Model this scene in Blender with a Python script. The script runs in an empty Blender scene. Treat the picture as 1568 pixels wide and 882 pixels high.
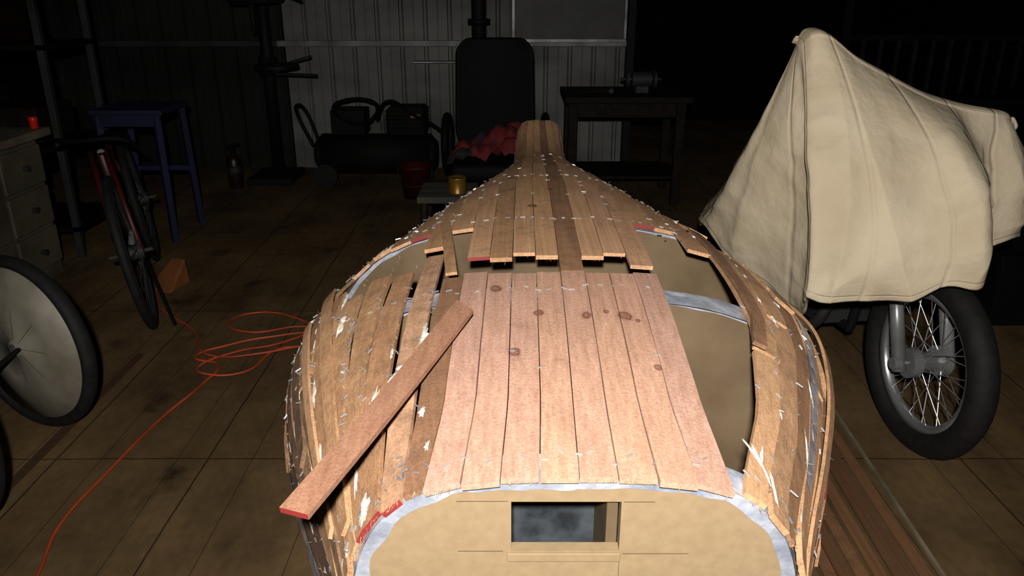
import bpy, math, random
import numpy as np
from mathutils import Vector, Matrix, noise
random.seed(7)
S = bpy.context.scene
S.view_settings.view_transform = 'Standard'
S.view_settings.look = 'None'

# ------------------------------------------------------------------ helpers
def lin(c):
    return tuple(((x/255)/12.92 if x/255 <= .04045 else ((x/255+.055)/1.055)**2.4) for x in c)

def mat(name, c1, c2=None, rough=.6, metal=0.0, scale=(6,6,6), bump=0.0, detail=5, spec=.5, lo=.35, hi=.65):
    m = bpy.data.materials.new(name); m.use_nodes = True
    nt = m.node_tree; N = nt.nodes; L = nt.links
    b = N['Principled BSDF']
    b.inputs['Roughness'].default_value = rough
    b.inputs['Metallic'].default_value = metal
    b.inputs['Specular IOR Level'].default_value = spec
    c1 = lin(c1); c2 = lin(c2) if c2 else tuple(x*.7 for x in c1)
    tc = N.new('ShaderNodeTexCoord'); mp = N.new('ShaderNodeMapping')
    mp.inputs['Scale'].default_value = scale
    L.new(tc.outputs['Object'], mp.inputs['Vector'])
    nz = N.new('ShaderNodeTexNoise'); nz.inputs['Scale'].default_value = 1; nz.inputs['Detail'].default_value = detail
    L.new(mp.outputs[0], nz.inputs['Vector'])
    r = N.new('ShaderNodeValToRGB')
    r.color_ramp.elements[0].position = lo; r.color_ramp.elements[0].color = (*c1,1)
    r.color_ramp.elements[1].position = hi; r.color_ramp.elements[1].color = (*c2,1)
    L.new(nz.outputs['Fac'], r.inputs[0]); L.new(r.outputs[0], b.inputs['Base Color'])
    if bump:
        bp = N.new('ShaderNodeBump'); bp.inputs['Strength'].default_value = bump; bp.inputs['Distance'].default_value = .01
        L.new(nz.outputs['Fac'], bp.inputs['Height']); L.new(bp.outputs[0], b.inputs['Normal'])
    return m

def root(name, loc=(0,0,0)):
    e = bpy.data.objects.new(name, None); e.empty_display_size = .1
    e.location = loc; S.collection.objects.link(e); return e

def obj(name, verts, faces, m=None, parent=None, smooth=False, M=None, mats=None, midx=None):
    me = bpy.data.meshes.new(name)
    if M is not None: verts = [M @ Vector(v) for v in verts]
    me.from_pydata([tuple(v) for v in verts], [], faces); me.update()
    for mm in (mats or [m]):
        me.materials.append(mm)
    if midx: me.polygons.foreach_set('material_index', midx)
    if smooth: me.polygons.foreach_set('use_smooth', [True]*len(me.polygons))
    o = bpy.data.objects.new(name, me); S.collection.objects.link(o)
    if parent:
        o.parent = parent; o.matrix_parent_inverse = Matrix.Translation(-Vector(parent.location))
    return o

def bev(o, w=.004, seg=2):
    b = o.modifiers.new('b','BEVEL'); b.width = w; b.segments = seg; b.limit_method='ANGLE'; return o

def boxv(x0,x1,y0,y1,z0,z1):
    v=[(x0,y0,z0),(x1,y0,z0),(x1,y1,z0),(x0,y1,z0),(x0,y0,z1),(x1,y0,z1),(x1,y1,z1),(x0,y1,z1)]
    f=[(0,3,2,1),(4,5,6,7),(0,1,5,4),(1,2,6,5),(2,3,7,6),(3,0,4,7)]
    return v,f
def box(name,x0,x1,y0,y1,z0,z1,m,parent=None,b=.004,M=None):
    v,f=boxv(x0,x1,y0,y1,z0,z1)
    o=obj(name,v,f,m,parent,M=M)
    if b: bev(o,b)
    return o
def boxes(name,lst,m,parent=None,b=.003,M=None):
    V=[];F=[]
    for t in lst:
        v,f=boxv(*t); n=len(V); V+=v; F+=[tuple(i+n for i in q) for q in f]
    o=obj(name,V,F,m,parent,M=M)
    if b: bev(o,b)
    return o
def frame(d):
    d=Vector(d).normalized(); a=Vector((0,0,1)) if abs(d.z)<.9 else Vector((1,0,0))
    x=d.cross(a).normalized(); y=d.cross(x).normalized(); return x,y,d
def cylv(p0,p1,r0,r1,seg):
    p0=Vector(p0);p1=Vector(p1);x,y,d=frame(p1-p0)
    V=[];F=[]
    for p,r in ((p0,r0),(p1,r1)):
        for i in range(seg):
            a=2*math.pi*i/seg; V.append(p+x*math.cos(a)*r+y*math.sin(a)*r)
    for i in range(seg):
        j=(i+1)%seg; F.append((i,j,j+seg,i+seg))
    F.append(tuple(range(seg))[::-1]);F.append(tuple(range(seg,2*seg)))
    return V,F
def cyls(name,lst,m,parent=None,seg=16,smooth=False,M=None):
    V=[];F=[]
    for t in lst:
        p0,p1,r=t[:3]; r1=t[3] if len(t)>3 else r
        v,f=cylv(p0,p1,r,r1,seg); n=len(V); V+=v; F+=[tuple(i+n for i in q) for q in f]
    o=obj(name,V,F,m,parent,M=M)
    if smooth:
        for p in o.data.polygons: p.use_smooth = len(p.vertices)==4
    return o
def lathe(name,prof,c,m,parent=None,seg=48,M=None):
    V=[];F=[];n=len(prof)
    for i in range(seg):
        a=2*math.pi*i/seg
        for r,z in prof: V.append((c[0]+r*math.cos(a),c[1]+r*math.sin(a),c[2]+z))
    for i in range(seg):
        j=(i+1)%seg
        for k in range(n-1): F.append((i*n+k,j*n+k,j*n+k+1,i*n+k+1))
    return obj(name,V,F,m,parent,smooth=True,M=M)
def tube(name,pts,r,m,parent=None,cyclic=False,res=8):
    cu=bpy.data.curves.new(name,'CURVE'); cu.dimensions='3D'; cu.bevel_depth=r; cu.bevel_resolution=3; cu.resolution_u=res; cu.use_fill_caps=True
    sp=cu.splines.new('BEZIER'); sp.bezier_points.add(len(pts)-1)
    for b,p in zip(sp.bezier_points,pts):
        b.co=p; b.handle_left_type='AUTO'; b.handle_right_type='AUTO'
    sp.use_cyclic_u=cyclic
    cu.materials.append(m)
    o=bpy.data.objects.new(name,cu); S.collection.objects.link(o)
    if parent:
        o.parent=parent; o.matrix_parent_inverse=Matrix.Translation(-Vector(parent.location))
    return o
def crom(xs,ys,x):
    xs=list(xs);n=len(xs)
    if x<=xs[0]: return ys[0]
    if x>=xs[-1]: return ys[-1]
    i=max(j for j in range(n-1) if xs[j]<=x)
    def sl(k):
        if k==0: return (ys[1]-ys[0])/(xs[1]-xs[0])
        if k==n-1: return (ys[-1]-ys[-2])/(xs[-1]-xs[-2])
        return (ys[k+1]-ys[k-1])/(xs[k+1]-xs[k-1])
    h=xs[i+1]-xs[i];t=(x-xs[i])/h
    return ((2*t**3-3*t*t+1)*ys[i]+(t**3-2*t*t+t)*h*sl(i)+(-2*t**3+3*t*t)*ys[i+1]+(t**3-t*t)*h*sl(i+1))

# ------------------------------------------------------------------ materials
M_mdf=mat('mdf',(140,119,90),(133,112,84),.85,scale=(60,60,60),bump=.04,spec=.15)
M_mdfd=mat('mdf_brown',(108,91,68),(88,72,52),.85,scale=(7,7,7),spec=.2)
M_tape=mat('silver_tape',(190,193,202),(146,151,164),.26,.35,scale=(25,25,25),bump=.7)
M_red=mat('red_paint_end',(150,42,36),(118,34,30),.6)
M_staple=mat('staple_steel',(200,200,200),(150,150,150),.35,.6)
M_glue=mat('white_glue',(235,230,220),(196,180,160),.4,scale=(60,60,60),bump=.5)
M_black=mat('black_plastic',(9,9,10),(5,5,6),.7,spec=.12)
M_dark=mat('dark_painted_steel',(18,18,19),(10,10,11),.65,spec=.2)
M_rub=mat('tyre_rubber',(24,23,22),(14,14,14),.75,scale=(30,30,30),bump=.2,spec=.3)
M_chr=mat('chrome',(190,190,190),(150,150,150),.3,.75)
M_steel=mat('dull_steel',(140,140,138),(95,92,88),.45,.55)
M_fsteel=mat('dimmed_steel',(50,50,50),(30,29,28),.65,.3)  # dark copy of the steel, weak flash at distance put into the colour
M_disc=mat('grubby_disc_cover',(146,139,124),(108,100,86),.55,scale=(5,5,5))
M_blue=mat('blue_paint',(7,14,58),(5,9,38),.6)
M_cab=mat('old_cream_paint',(88,82,66),(62,56,42),.65,scale=(4,4,4))
M_cabtop=mat('worn_bench_top',(112,102,80),(66,58,46),.7,scale=(6,6,6))
M_redf=mat('red_frame_paint',(70,9,8),(44,6,6),.5)
M_orange=mat('orange_cord',(185,74,36),(150,52,22),.5)
M_wooddk=mat('dark_stained_wood',(30,20,13),(16,11,8),.7,scale=(20,3,20),spec=.15)
M_ply=mat('pale_plywood',(205,170,115),(180,145,95),.7,scale=(15,3,15))
M_green=mat('dark_green_paint',(15,20,14),(8,11,8),.7,spec=.15)
M_gold=mat('gold_tin',(135,100,38),(105,74,26),.4,.6)

def timber(name, cols, agedcol, knots=(), gx=70):
    m=bpy.data.materials.new(name); m.use_nodes=True; nt=m.node_tree;N=nt.nodes;L=nt.links
    b=N['Principled BSDF']
    tc=N.new('ShaderNodeTexCoord')
    at=N.new('ShaderNodeAttribute'); at.attribute_name='tint'
    ag=N.new('ShaderNodeAttribute'); ag.attribute_name='aged'
    cmb=N.new('ShaderNodeCombineXYZ')
    mm=N.new('ShaderNodeMath'); mm.operation='MULTIPLY'; mm.inputs[1].default_value=137
    L.new(at.outputs['Fac'],mm.inputs[0]); 
    for i in range(3): L.new(mm.outputs[0],cmb.inputs[i])
    add=N.new('ShaderNodeVectorMath'); add.operation='ADD'
    L.new(tc.outputs['Object'],add.inputs[0]); L.new(cmb.outputs[0],add.inputs[1])
    mp=N.new('ShaderNodeMapping'); mp.inputs['Scale'].default_value=(gx*1.6,2.2,gx*1.6)
    L.new(add.outputs[0],mp.inputs['Vector'])
    g=N.new('ShaderNodeTexNoise'); g.inputs['Scale'].default_value=1; g.inputs['Detail'].default_value=9; g.inputs['Distortion'].default_value=.3; g.inputs['Roughness'].default_value=.65
    L.new(mp.outputs[0],g.inputs['Vector'])
    r=N.new('ShaderNodeValToRGB'); els=r.color_ramp.elements
    els[0].position=0; els[0].color=(*lin(cols[0]),1); els[1].position=1; els[1].color=(*lin(cols[-1]),1)
    for i in range(1,len(cols)-1):
        e=els.new(i/(len(cols)-1)); e.color=(*lin(cols[i]),1)
    L.new(at.outputs['Fac'],r.inputs[0])
    gr=N.new('ShaderNodeValToRGB'); gr.color_ramp.elements[0].position=.3; gr.color_ramp.elements[0].color=(.76,.70,.66,1)
    gr.color_ramp.elements[1].position=.65; gr.color_ramp.elements[1].color=(1.05,1.06,1.06,1)
    L.new(g.outputs['Fac'],gr.inputs[0])
    mx=N.new('ShaderNodeMix'); mx.data_type='RGBA'; mx.blend_type='MULTIPLY'; mx.inputs[0].default_value=1
    L.new(r.outputs[0],mx.inputs[6]); L.new(gr.outputs[0],mx.inputs[7])
    n2=N.new('ShaderNodeTexNoise'); n2.inputs['Scale'].default_value=24; n2.inputs['Detail'].default_value=9; n2.inputs['Roughness'].default_value=.75
    L.new(add.outputs[0],n2.inputs['Vector'])
    am=N.new('ShaderNodeMath'); am.operation='MULTIPLY_ADD'; am.inputs[1].default_value=1.0; 
    sb=N.new('ShaderNodeMath'); sb.operation='SUBTRACT'; sb.inputs[1].default_value=.5
    L.new(n2.outputs['Fac'],sb.inputs[0])
    s3=N.new('ShaderNodeMath'); s3.operation='MULTIPLY'; s3.inputs[1].default_value=2.4
    L.new(sb.outputs[0],s3.inputs[0])
    L.new(ag.outputs['Fac'],am.inputs[0]); L.new(s3.outputs[0],am.inputs[2]); am.use_clamp=True
    am2=N.new('ShaderNodeMath'); am2.operation='MULTIPLY'; am2.inputs[1].default_value=.85
    L.new(am.outputs[0],am2.inputs[0])
    mx2=N.new('ShaderNodeMix'); mx2.data_type='RGBA'
    L.new(am2.outputs[0],mx2.inputs[0]); L.new(mx.outputs[2],mx2.inputs[6]); mx2.inputs[7].default_value=(*lin(agedcol),1)
    col=mx2.outputs[2]
    n4=N.new('ShaderNodeTexNoise'); n4.inputs['Scale'].default_value=60; n4.inputs['Detail'].default_value=3
    L.new(tc.outputs['Object'],n4.inputs['Vector'])
    for (kx,ky,kr) in knots:
        d=N.new('ShaderNodeVectorMath'); d.operation='SUBTRACT'; d.inputs[1].default_value=(kx,ky,0)
        L.new(tc.outputs['Object'],d.inputs[0])
        sc=N.new('ShaderNodeVectorMath'); sc.operation='MULTIPLY'; sc.inputs[1].default_value=(1/kr,.75/kr,0)
        L.new(d.outputs[0],sc.inputs[0])
        ln=N.new('ShaderNodeVectorMath'); ln.operation='LENGTH'; L.new(sc.outputs[0],ln.inputs[0])
        kn=N.new('ShaderNodeMath'); kn.operation='MULTIPLY_ADD'; kn.inputs[1].default_value=1.3; L.new(n4.outputs['Fac'],kn.inputs[0])
        L.new(ln.outputs['Value'],kn.inputs[2])
        kr_=N.new('ShaderNodeValToRGB'); e=kr_.color_ramp.elements
        mdv=N.new('ShaderNodeMath'); mdv.operation='MULTIPLY_ADD'; mdv.inputs[1].default_value=.4; mdv.inputs[2].default_value=-.08; L.new(kn.outputs[0],mdv.inputs[0])
        e[0].position=.34; e[0].color=(.55,.55,.55,1); e[1].position=.68; e[1].color=(0,0,0,1)
        x=e.new(.46); x.color=(.9,.9,.9,1); x=e.new(.53); x.color=(.35,.35,.35,1)
        L.new(mdv.outputs[0],kr_.inputs[0])
        mk=N.new('ShaderNodeMix'); mk.data_type='RGBA'; L.new(kr_.outputs[0],mk.inputs[0]); L.new(col,mk.inputs[6]); mk.inputs[7].default_value=(*lin((96,46,30)),1)
        col=mk.outputs[2]
    n3=N.new('ShaderNodeTexNoise'); n3.inputs['Scale'].default_value=230; n3.inputs['Detail'].default_value=5; n3.inputs['Roughness'].default_value=.7
    L.new(tc.outputs['Object'],n3.inputs['Vector'])
    sm=N.new('ShaderNodeMapRange'); sm.inputs['From Min'].default_value=.3; sm.inputs['From Max'].default_value=.7; sm.inputs['To Min'].default_value=.76; sm.inputs['To Max'].default_value=1.20
    L.new(n3.outputs['Fac'],sm.inputs[0])
    scl=N.new('ShaderNodeVectorMath'); scl.operation='SCALE'; L.new(col,scl.inputs[0]); L.new(sm.outputs[0],scl.inputs['Scale'])
    L.new(scl.outputs[0],b.inputs['Base Color'])
    rr=N.new('ShaderNodeMapRange'); rr.inputs['To Min'].default_value=.5; rr.inputs['To Max'].default_value=.95
    L.new(n2.outputs['Fac'],rr.inputs[0]); L.new(rr.outputs[0],b.inputs['Roughness'])
    b.inputs['Specular IOR Level'].default_value=.35
    ma=N.new('ShaderNodeMath'); ma.operation='ADD'; L.new(n3.outputs['Fac'],ma.inputs[0]); L.new(g.outputs['Fac'],ma.inputs[1])
    bp=N.new('ShaderNodeBump'); bp.inputs['Strength'].default_value=.5; bp.inputs['Distance'].default_value=.003
    L.new(ma.outputs[0],bp.inputs['Height']); L.new(bp.outputs[0],b.inputs['Normal'])
    return m
M_strip=timber('cedar_strip',[(124,90,66),(164,122,88),(194,150,108),(200,156,116),(184,143,121),(180,142,124)],(80,62,50),
   knots=[(.045,1.245,.009),(.125,1.24,.010),(.19,1.235,.013),(.003,1.12,.010),(.16,1.25,.005),(-.03,1.35,.012),(.21,1.22,.005),(.05,1.9,.012),(.10,2.1,.01),(.0,2.3,.012),(-.04,2.6,.012),(.22,1.08,.006)])  # forward tones lifted, rear lowered against flash falloff; pink-to-tan shift is the wood
M_fstrip=timber('floor_strip_wood',[(88,60,38),(114,80,52),(132,94,62)],(48,35,25))

def set_attr(o,name,vals):
    a=o.data.attributes.new(name,'FLOAT','FACE'); a.data.foreach_set('value',vals)

# ------------------------------------------------------------------ hull definition
TY=[.84,.95,1.1,1.3,1.5,1.7,1.95,2.2,2.5,2.75,3.0,3.2,3.4]
TB=[.300,.347,.42,.508,.562,.552,.495,.415,.30,.205,.135,.103,.100]
TZ=[.858,.878,.904,.924,.932,.932,.928,.918,.898,.872,.848,.858,.897]
TN=[3.6,3.4,3.2,3.0,2.9,2.8,2.6,2.5,2.5,2.6,3.0,3.8,5.0]
ZG=.50
_c={}
def station(Y):
    k=round(Y,4)
    if k in _c: return _c[k]
    b=crom(TY,TB,Y);z=crom(TY,TZ,Y);n=crom(TY,TN,Y)
    ph=np.linspace(0,1,140)*math.pi/2
    x=b*np.sin(ph)**(2/n); zz=ZG+(z-ZG)*np.cos(ph)**(2/n)
    d=np.hypot(np.diff(x),np.diff(zz)); s=np.concatenate([[0],np.cumsum(d)])
    _c[k]=(x,zz,s); return _c[k]
def girth(Y): return station(Y)[2][-1]
def axis(Y): return .085+.012*(Y-.865)
def hp(Y,s,side,off=0.0):
    x,z,ss=station(Y); G=ss[-1]; s=min(max(s,0),G)
    e=.012
    X=np.interp(s,ss,x);Z=np.interp(s,ss,z)
    a=max(s-e,0);c=min(s+e,G)
    tx=np.interp(c,ss,x)-np.interp(a,ss,x);tz=np.interp(c,ss,z)-np.interp(a,ss,z)
    l=math.hypot(tx,tz);tx/=l;tz/=l
    if s<e: 
        w=s/e; tz*=w; l=math.hypot(tx,tz);tx/=l;tz/=l
    return Vector((axis(Y)+side*(X-tz*off),Y,Z+tx*off))
def wc(Y): return np.interp(Y,[.84,1.0,2.2,2.6,3.0,3.4],[.050,.046,.045,.037,.028,.024])
def e7(Y,side):
    if side>0: return np.interp(Y,[.84,.9,1.05,1.3,2.2,2.6,3.0,3.4],[.212,.225,.285,.335,.325,.25,.19,.16])
    return np.interp(Y,[.84,.9,1.05,1.3,2.2,2.6,3.0,3.4],[.30,.31,.325,.335,.325,.25,.19,.16])
def lane(k,Y,side):
    w=wc(Y)
    if k<=4: return w*k
    e=e7(Y,side)
    if k<7: return 4*w+(e-4*w)*(k-4)/3
    return e+(girth(Y)-e)*(k-7)/9

boat=root('upturned_wooden_boat_hull',(axis(2),2,0))
V=[];F=[];TI=[];AG=[];MI=[]
TH=.008
ENDS=[]
def add_strip(k,side,y0,y1,tint,aged,red0=False,lift=0.0,g0=0.0,g1=0.0,jit=.0012):
    n=max(3,int((y1-y0)/.04)+1)
    ys=np.linspace(y0,y1,n); base=len(V)
    jl=random.uniform(-jit,jit)
    sk=random.uniform(-.009,.009)
    ENDS.append((y0,k,side))
    for i,Y in enumerate(ys):
        t=i/(n-1)
        gg=g0*(1-t)+g1*t
        a=lane(k,Y,side)+.0008; b=lane(k+1,Y,side)-.0008-gg
        if b-a<.004: b=a+.004
        l=lift*max(0,1-(Y-y0)/.25)**2
        wv=.0008*math.sin(Y*23+k*3+side)
        Ya=Y+(sk if i==0 else 0)
        for s in (a,b):
            V.append(hp(Y,s,side,TH+jl+l+wv)+Vector((0,Ya-Y,0)))
        for s in (b,a): V.append(hp(Y,s,side,0+jl+l)+Vector((0,Ya-Y,0)))
    for i in range(n-1):
        p=base+i*4;q=p+4
        for j in range(4):
            jj=(j+1)%4
            F.append((p+j,p+jj,q+jj,q+j) if side>0 else (p+j,q+j,q+jj,p+jj)); TI.append(tint);AG.append(aged);MI.append(0)
    F.append((base,base+3,base+2,base+1)); TI.append(tint);AG.append(aged);MI.append(1 if red0 else 0)
    e=base+(n-1)*4
    F.append((e,e+1,e+2,e+3)); TI.append(tint);AG.append(aged);MI.append(0)
R=random.uniform
rear_r={0:1.43,1:1.42,2:1.412,3:1.425}
fwd_r={0:1.434,1:1.51,2:1.53,3:1.465,4:1.75,5:1.765,6:1.63}
rear_l={0:1.42,1:1.415,2:1.42,3:1.428,4:1.415,5:1.56,6:1.47,7:1.50,8:1.45,9:1.53}
fwd_l={0:1.50,1:1.525,2:1.49,3:1.52,4:1.735,5:1.62,6:1.755,7:1.75,8:1.765,9:1.74}
for k,y in rear_r.items(): add_strip(k,1,.853+R(-.003,.003),y,R(.75,1),R(-.3,-.08))
for k,y in rear_l.items():
    if k<4: add_strip(k,-1,.853+R(-.003,.003),y,R(.75,1),R(-.3,-.08))
    else: add_strip(k,-1,.858+R(-.004,.01),y,.05 if k==4 else R(.15,.75),R(0,.35),red0=(k in(5,6,7)),g0=R(0,.005),g1=R(0,.016),jit=.003)
for k,y in fwd_r.items(): add_strip(k,1,y,3.40,R(.3,.7) if k else .14,R(-.2,.1) if k else .12,red0=(k in(4,)))
for k,y in fwd_l.items(): add_strip(k,-1,y,3.40,R(.3,.7),R(-.2,.15),red0=(k in(3,6)))
for side in (1,-1):
    for k in range(7 if side>0 else 10,16):
        cuts=[.857+R(-.004,.008)]
        c=R(1.05,1.5)
        while c<2.9: cuts.append(c); c+=R(.5,1.0)
        cuts.append(3.4)
        for a,b in zip(cuts[:-1],cuts[1:]):
            ag=R(-.05,.25) if side>0 else (R(.4,1.0) if a<1.4 else R(.15,.5))
            if a>1.8: ag=R(-.1,.25)
            add_strip(k,side,a,b-.002,R(.15,.6) if side>0 else R(0,.55),ag,red0=R(0,1)<.08,lift=R(0,.008),g0=R(0,.005) if a<1.6 else 0,g1=R(0,.004) if a<1.6 else 0,jit=.0025)
ho=obj('planking_strips',V,F,parent=boat,mats=[M_strip,M_red],midx=MI)
set_attr(ho,'tint',TI);set_attr(ho,'aged',AG)
FV=[];FF=[]
def fibre(p,d,L,w):
    d=d.normalized(); s=d.cross(Vector((R(-1,1),R(-1,1),R(-1,1)))).normalized(); b=len(FV)
    m_=p+d*L*.5+Vector((0,0,R(-.001,.001)))
    FV.extend([p-s*w,p+s*w,m_+s*w*.7,m_-s*w*.7,p+d*L]); FF.append((b,b+1,b+2,b+3)); FF.append((b+3,b+2,b+4))
for (y,k,side) in ENDS:
    cnt=18 if y<.9 else 6
    if y>1.9: continue
    for _ in range(cnt):
        s=lane(k,y,side)+R(.1,.9)*(lane(k+1,y,side)-lane(k,y,side))
        fibre(hp(y,s,side,R(.001,TH))+Vector((0,-.002,0)),Vector((R(-.6,.6),-1,R(-.9,.3))),R(.003,.009),R(.0002,.0006))
for _ in range(420):
    side=random.choice((-1,-1,1)); k=random.choice(range(6,15)); y=.9+abs(R(-1,1))*1.3
    if side>0 and k<8 and y<1.6: continue
    p=hp(y,lane(k,y,side),side,TH); q=hp(y,lane(k,y,side),side,TH+.01)
    fibre(p,(q-p).normalized()*R(.2,1)+Vector((R(-.5,.5),R(-1,1),0)),R(.004,.011),R(.0002,.0006))
M_fib=mat('wood_fibre',(205,172,142),(155,118,90),.9,spec=.1)
obj('frayed_fibres',FV,FF,M_fib,boat)

def section_poly(Y,off,zb=.44,ny=40):
    G=girth(Y); pts=[]
    for i in range(ny,-1,-1):
        p=hp(Y,G*i/ny,-1,off); pts.append((p.x,p.z))
    for i in range(1,ny+1):
        p=hp(Y,G*i/ny,1,off); pts.append((p.x,p.z))
    pts.append((pts[-1][0],zb)); pts.insert(0,(pts[0][0],zb))
    return pts
def mould(name,Y,th,m,off=-.002):
    pts=section_poly(Y,off); n=len(pts)
    v=[(x,Y,z) for x,z in pts]+[(x,Y+th,z) for x,z in pts]
    f=[tuple(range(n)),tuple(range(n,2*n))[::-1]]+[(i,i+n,(i+1)%n+n,(i+1)%n) for i in range(n)]
    return obj(name,v,f,m,boat)
for i,Y in enumerate((1.335,1.775,2.3,2.85,3.375)):
    mould('mould_%d'%(i+1),Y,.016,M_mdfd)
def ribbon(name,Y0,Y1,off,f0=0,f1=1,side=(1,-1),m=M_tape):
    V=[];F=[]
    for sd in side:
        n=50;b=len(V)
        for i in range(n+1):
            for Y in (Y0,Y1):
                s=girth(Y)*(f0+(f1-f0)*i/n)
                V.append(hp(Y,s,sd,off+.0012*noise.noise(Vector((s*40,Y*30,sd)))))
        for i in range(n):
            p=b+2*i; F.append((p,p+1,p+3,p+2))
    return obj(name,V,F,m,boat,smooth=True)
for i,Y in enumerate((1.343,1.783,2.308)):
    ribbon('edge_tape_%d'%(i+1),Y-.030,Y+.026,-.0012)
def faceband(name,Y,w,off=-.002,m=M_tape,wig=.003):
    V=[];F=[]
    for sd in (-1,1):
        b=len(V);G=girth(Y);n=90
        for i in range(n+1):
            s=G*i/n
            V.append(hp(Y,s,sd,off)+Vector((0,-.0015-.001*abs(noise.noise(Vector((s*50,sd,9)))),0)))
            q=hp(Y,s,sd,off-w-wig*noise.noise(Vector((s*22,sd*3,1)))); V.append(Vector((q.x,Y-.0010-.0030*abs(noise.noise(Vector((s*60,sd,4)))),q.z)))
        for i in range(n):
            p=b+2*i; F.append((p,p+1,p+3,p+2))
    return obj(name,V,F,m,boat,smooth=True)
faceband('mould_tape_1',1.335,.012); faceband('mould_tape_2',1.775,.010)
Yt=.864
pts=section_poly(Yt,-.002)
hx0,hx1,hz0,hz1=-.001,.142,.744,.822
def transom(Yf,Yb):
    n=len(pts); V=[];F=[]
    hole=[(hx0,hz0),(hx0,hz1),(hx1,hz1),(hx1,hz0)]
    for Y in (Yf,Yb):
        V+=[(x,Y,z) for x,z in pts]+[(x,Y,z) for x,z in hole]
    N=n+4
    mid=n//2
    L=[i for i in range(0,mid+1)]; Rr=[i for i in range(mid,n)]
    bm_i=len(V); cx=(hx0+hx1)/2
    V+=[(cx,Yf,pts[0][1]),(cx,Yb,pts[0][1]),(cx,Yf,hz0),(cx,Yb,hz0),(cx,Yf,hz1),(cx,Yb,hz1)]
    for t,o in ((0,0),(1,N)):
        bm=bm_i+t; hb=bm_i+2+t; ht=bm_i+4+t
        f1=[i+o for i in L]+[ht,n+1+o,n+0+o,hb,bm]
        f2=[i+o for i in Rr]+[bm,hb,n+3+o,n+2+o,ht]
        if t: f1=f1[::-1];f2=f2[::-1]
        F.append(tuple(f1));F.append(tuple(f2))
    for i in range(n-1): F.append((i,i+N,i+1+N,i+1))
    for i in range(4):
        j=(i+1)%4; F.append((n+i,n+j,n+j+N,n+i+N))
    return obj('transom_board',V,F,M_mdf,boat)
tr=transom(Yt,Yt+.018)
faceband('transom_tape',Yt,.018,wig=.006)
ribbon('transom_edge_tape',Yt-.001,Yt+.04,-.0012)
box('transom_cleat',hx0-.006,hx1+.002,Yt-.004,Yt,.729,.7425,M_mdf,boat,.0015)
M_pencil=mat('pencil',(78,64,46),(58,48,36),.8)
boxes('pencil_marks',[(-.072,-.005,Yt-.0006,Yt+.001,.8225,.8232),(.145,.185,Yt-.0006,Yt+.001,.8215,.8222),(-.072,-.012,Yt-.0006,Yt+.001,.7435,.7442),(.147,.235,Yt-.0006,Yt+.001,.7395,.7402),(.1425,.1432,Yt-.0006,Yt+.001,.66,.727)],M_pencil,boat,0)
M_slate=mat('blue_grey_board',(62,68,72),(28,31,34),.55,scale=(24,24,24))
box('interior_backing_board',-.06,.22,1.02,1.03,.55,.84,M_slate,boat,.002)
box('interior_web',.126,.141,.884,1.02,.6,.83,M_mdfd,boat,.001)
boxes('building_jig',[(-.545,.56,1.795,1.815,.42,.575),(-.16,-.11,.9,3.3,.38,.44),(.28,.33,.9,3.3,.38,.44),
   (-.16,-.11,1.1,1.15,0,.38),(.28,.33,1.1,1.15,0,.38),(-.16,-.11,2.8,2.85,0,.38),(.28,.33,2.8,2.85,0,.38),(-.2,.37,1.15,1.17,.1,.2),(-.2,.37,2.85,2.87,.1,.2)],M_ply,boat,.002)
def longrib(name,side,f0,f1,off,y0,y1,m):
    V=[];F=[];n=50
    for i in range(n+1):
        Y=y0+(y1-y0)*i/n;G=girth(Y)
        V.append(hp(Y,G*f0,side,off));V.append(hp(Y,G*f1,side,off))
    for i in range(n): F.append((2*i,2*i+1,2*i+3,2*i+2))
    return obj(name,V,F,m,boat,smooth=True)
longrib('sheer_tape_left',-1,.90,.97,.0105,.87,2.2,M_tape)
longrib('sheer_tape_right',1,.60,.64,.0105,1.0,1.5,M_tape)

def sprung(name,side,fn,off,w,th,y0,y1,m,tint=.5,aged=.1,n=50):
    V=[];F=[]
    for i in range(n+1):
        Y=y0+(y1-y0)*i/n; s=fn(Y); o=off(Y)
        for a,b in ((s-w/2,o+th),(s+w/2,o+th),(s+w/2,o),(s-w/2,o)): V.append(hp(Y,a,side,b))
    for i in range(n):
        for j in range(4):
            p=i*4;q=p+4;jj=(j+1)%4;F.append((p+j,p+jj,q+jj,q+j))
    F.append((0,3,2,1));e=n*4;F.append((e,e+1,e+2,e+3))
    o=obj(name,V,F,m,boat); set_attr(o,'tint',[tint]*len(F));set_attr(o,'aged',[aged]*len(F)); return o
sprung('sprung_batten',1,lambda Y:girth(Y)*.68,lambda Y:.009+.012*math.sin(math.pi*min(1,max(0,(Y-.87)/.98))),.026,.006,.87,1.85,M_strip,.45)
sprung('lifted_strip_right',1,lambda Y:e7(Y,1)+.012-.05*max(0,1.4-Y),lambda Y:.009+.010*max(0,1.5-Y)/.3,.024,.007,1.19,1.85,M_strip,.15,.45)
sprung('bridging_strip_left',-1,lambda Y:.215+.12*(Y-1.5),lambda Y:.009,.022,.006,1.42,1.80,M_strip,.3,.2)
sprung('diagonal_strip_left',-1,lambda Y:.36+.22*(Y-.95),lambda Y:.011,.026,.006,.90,1.62,M_strip,.45,.15)
sprung('diagonal_strip_left_lower',-1,lambda Y:.42+.22*(Y-.95),lambda Y:.011,.020,.006,.95,1.5,M_strip,.6,.0)

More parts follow.
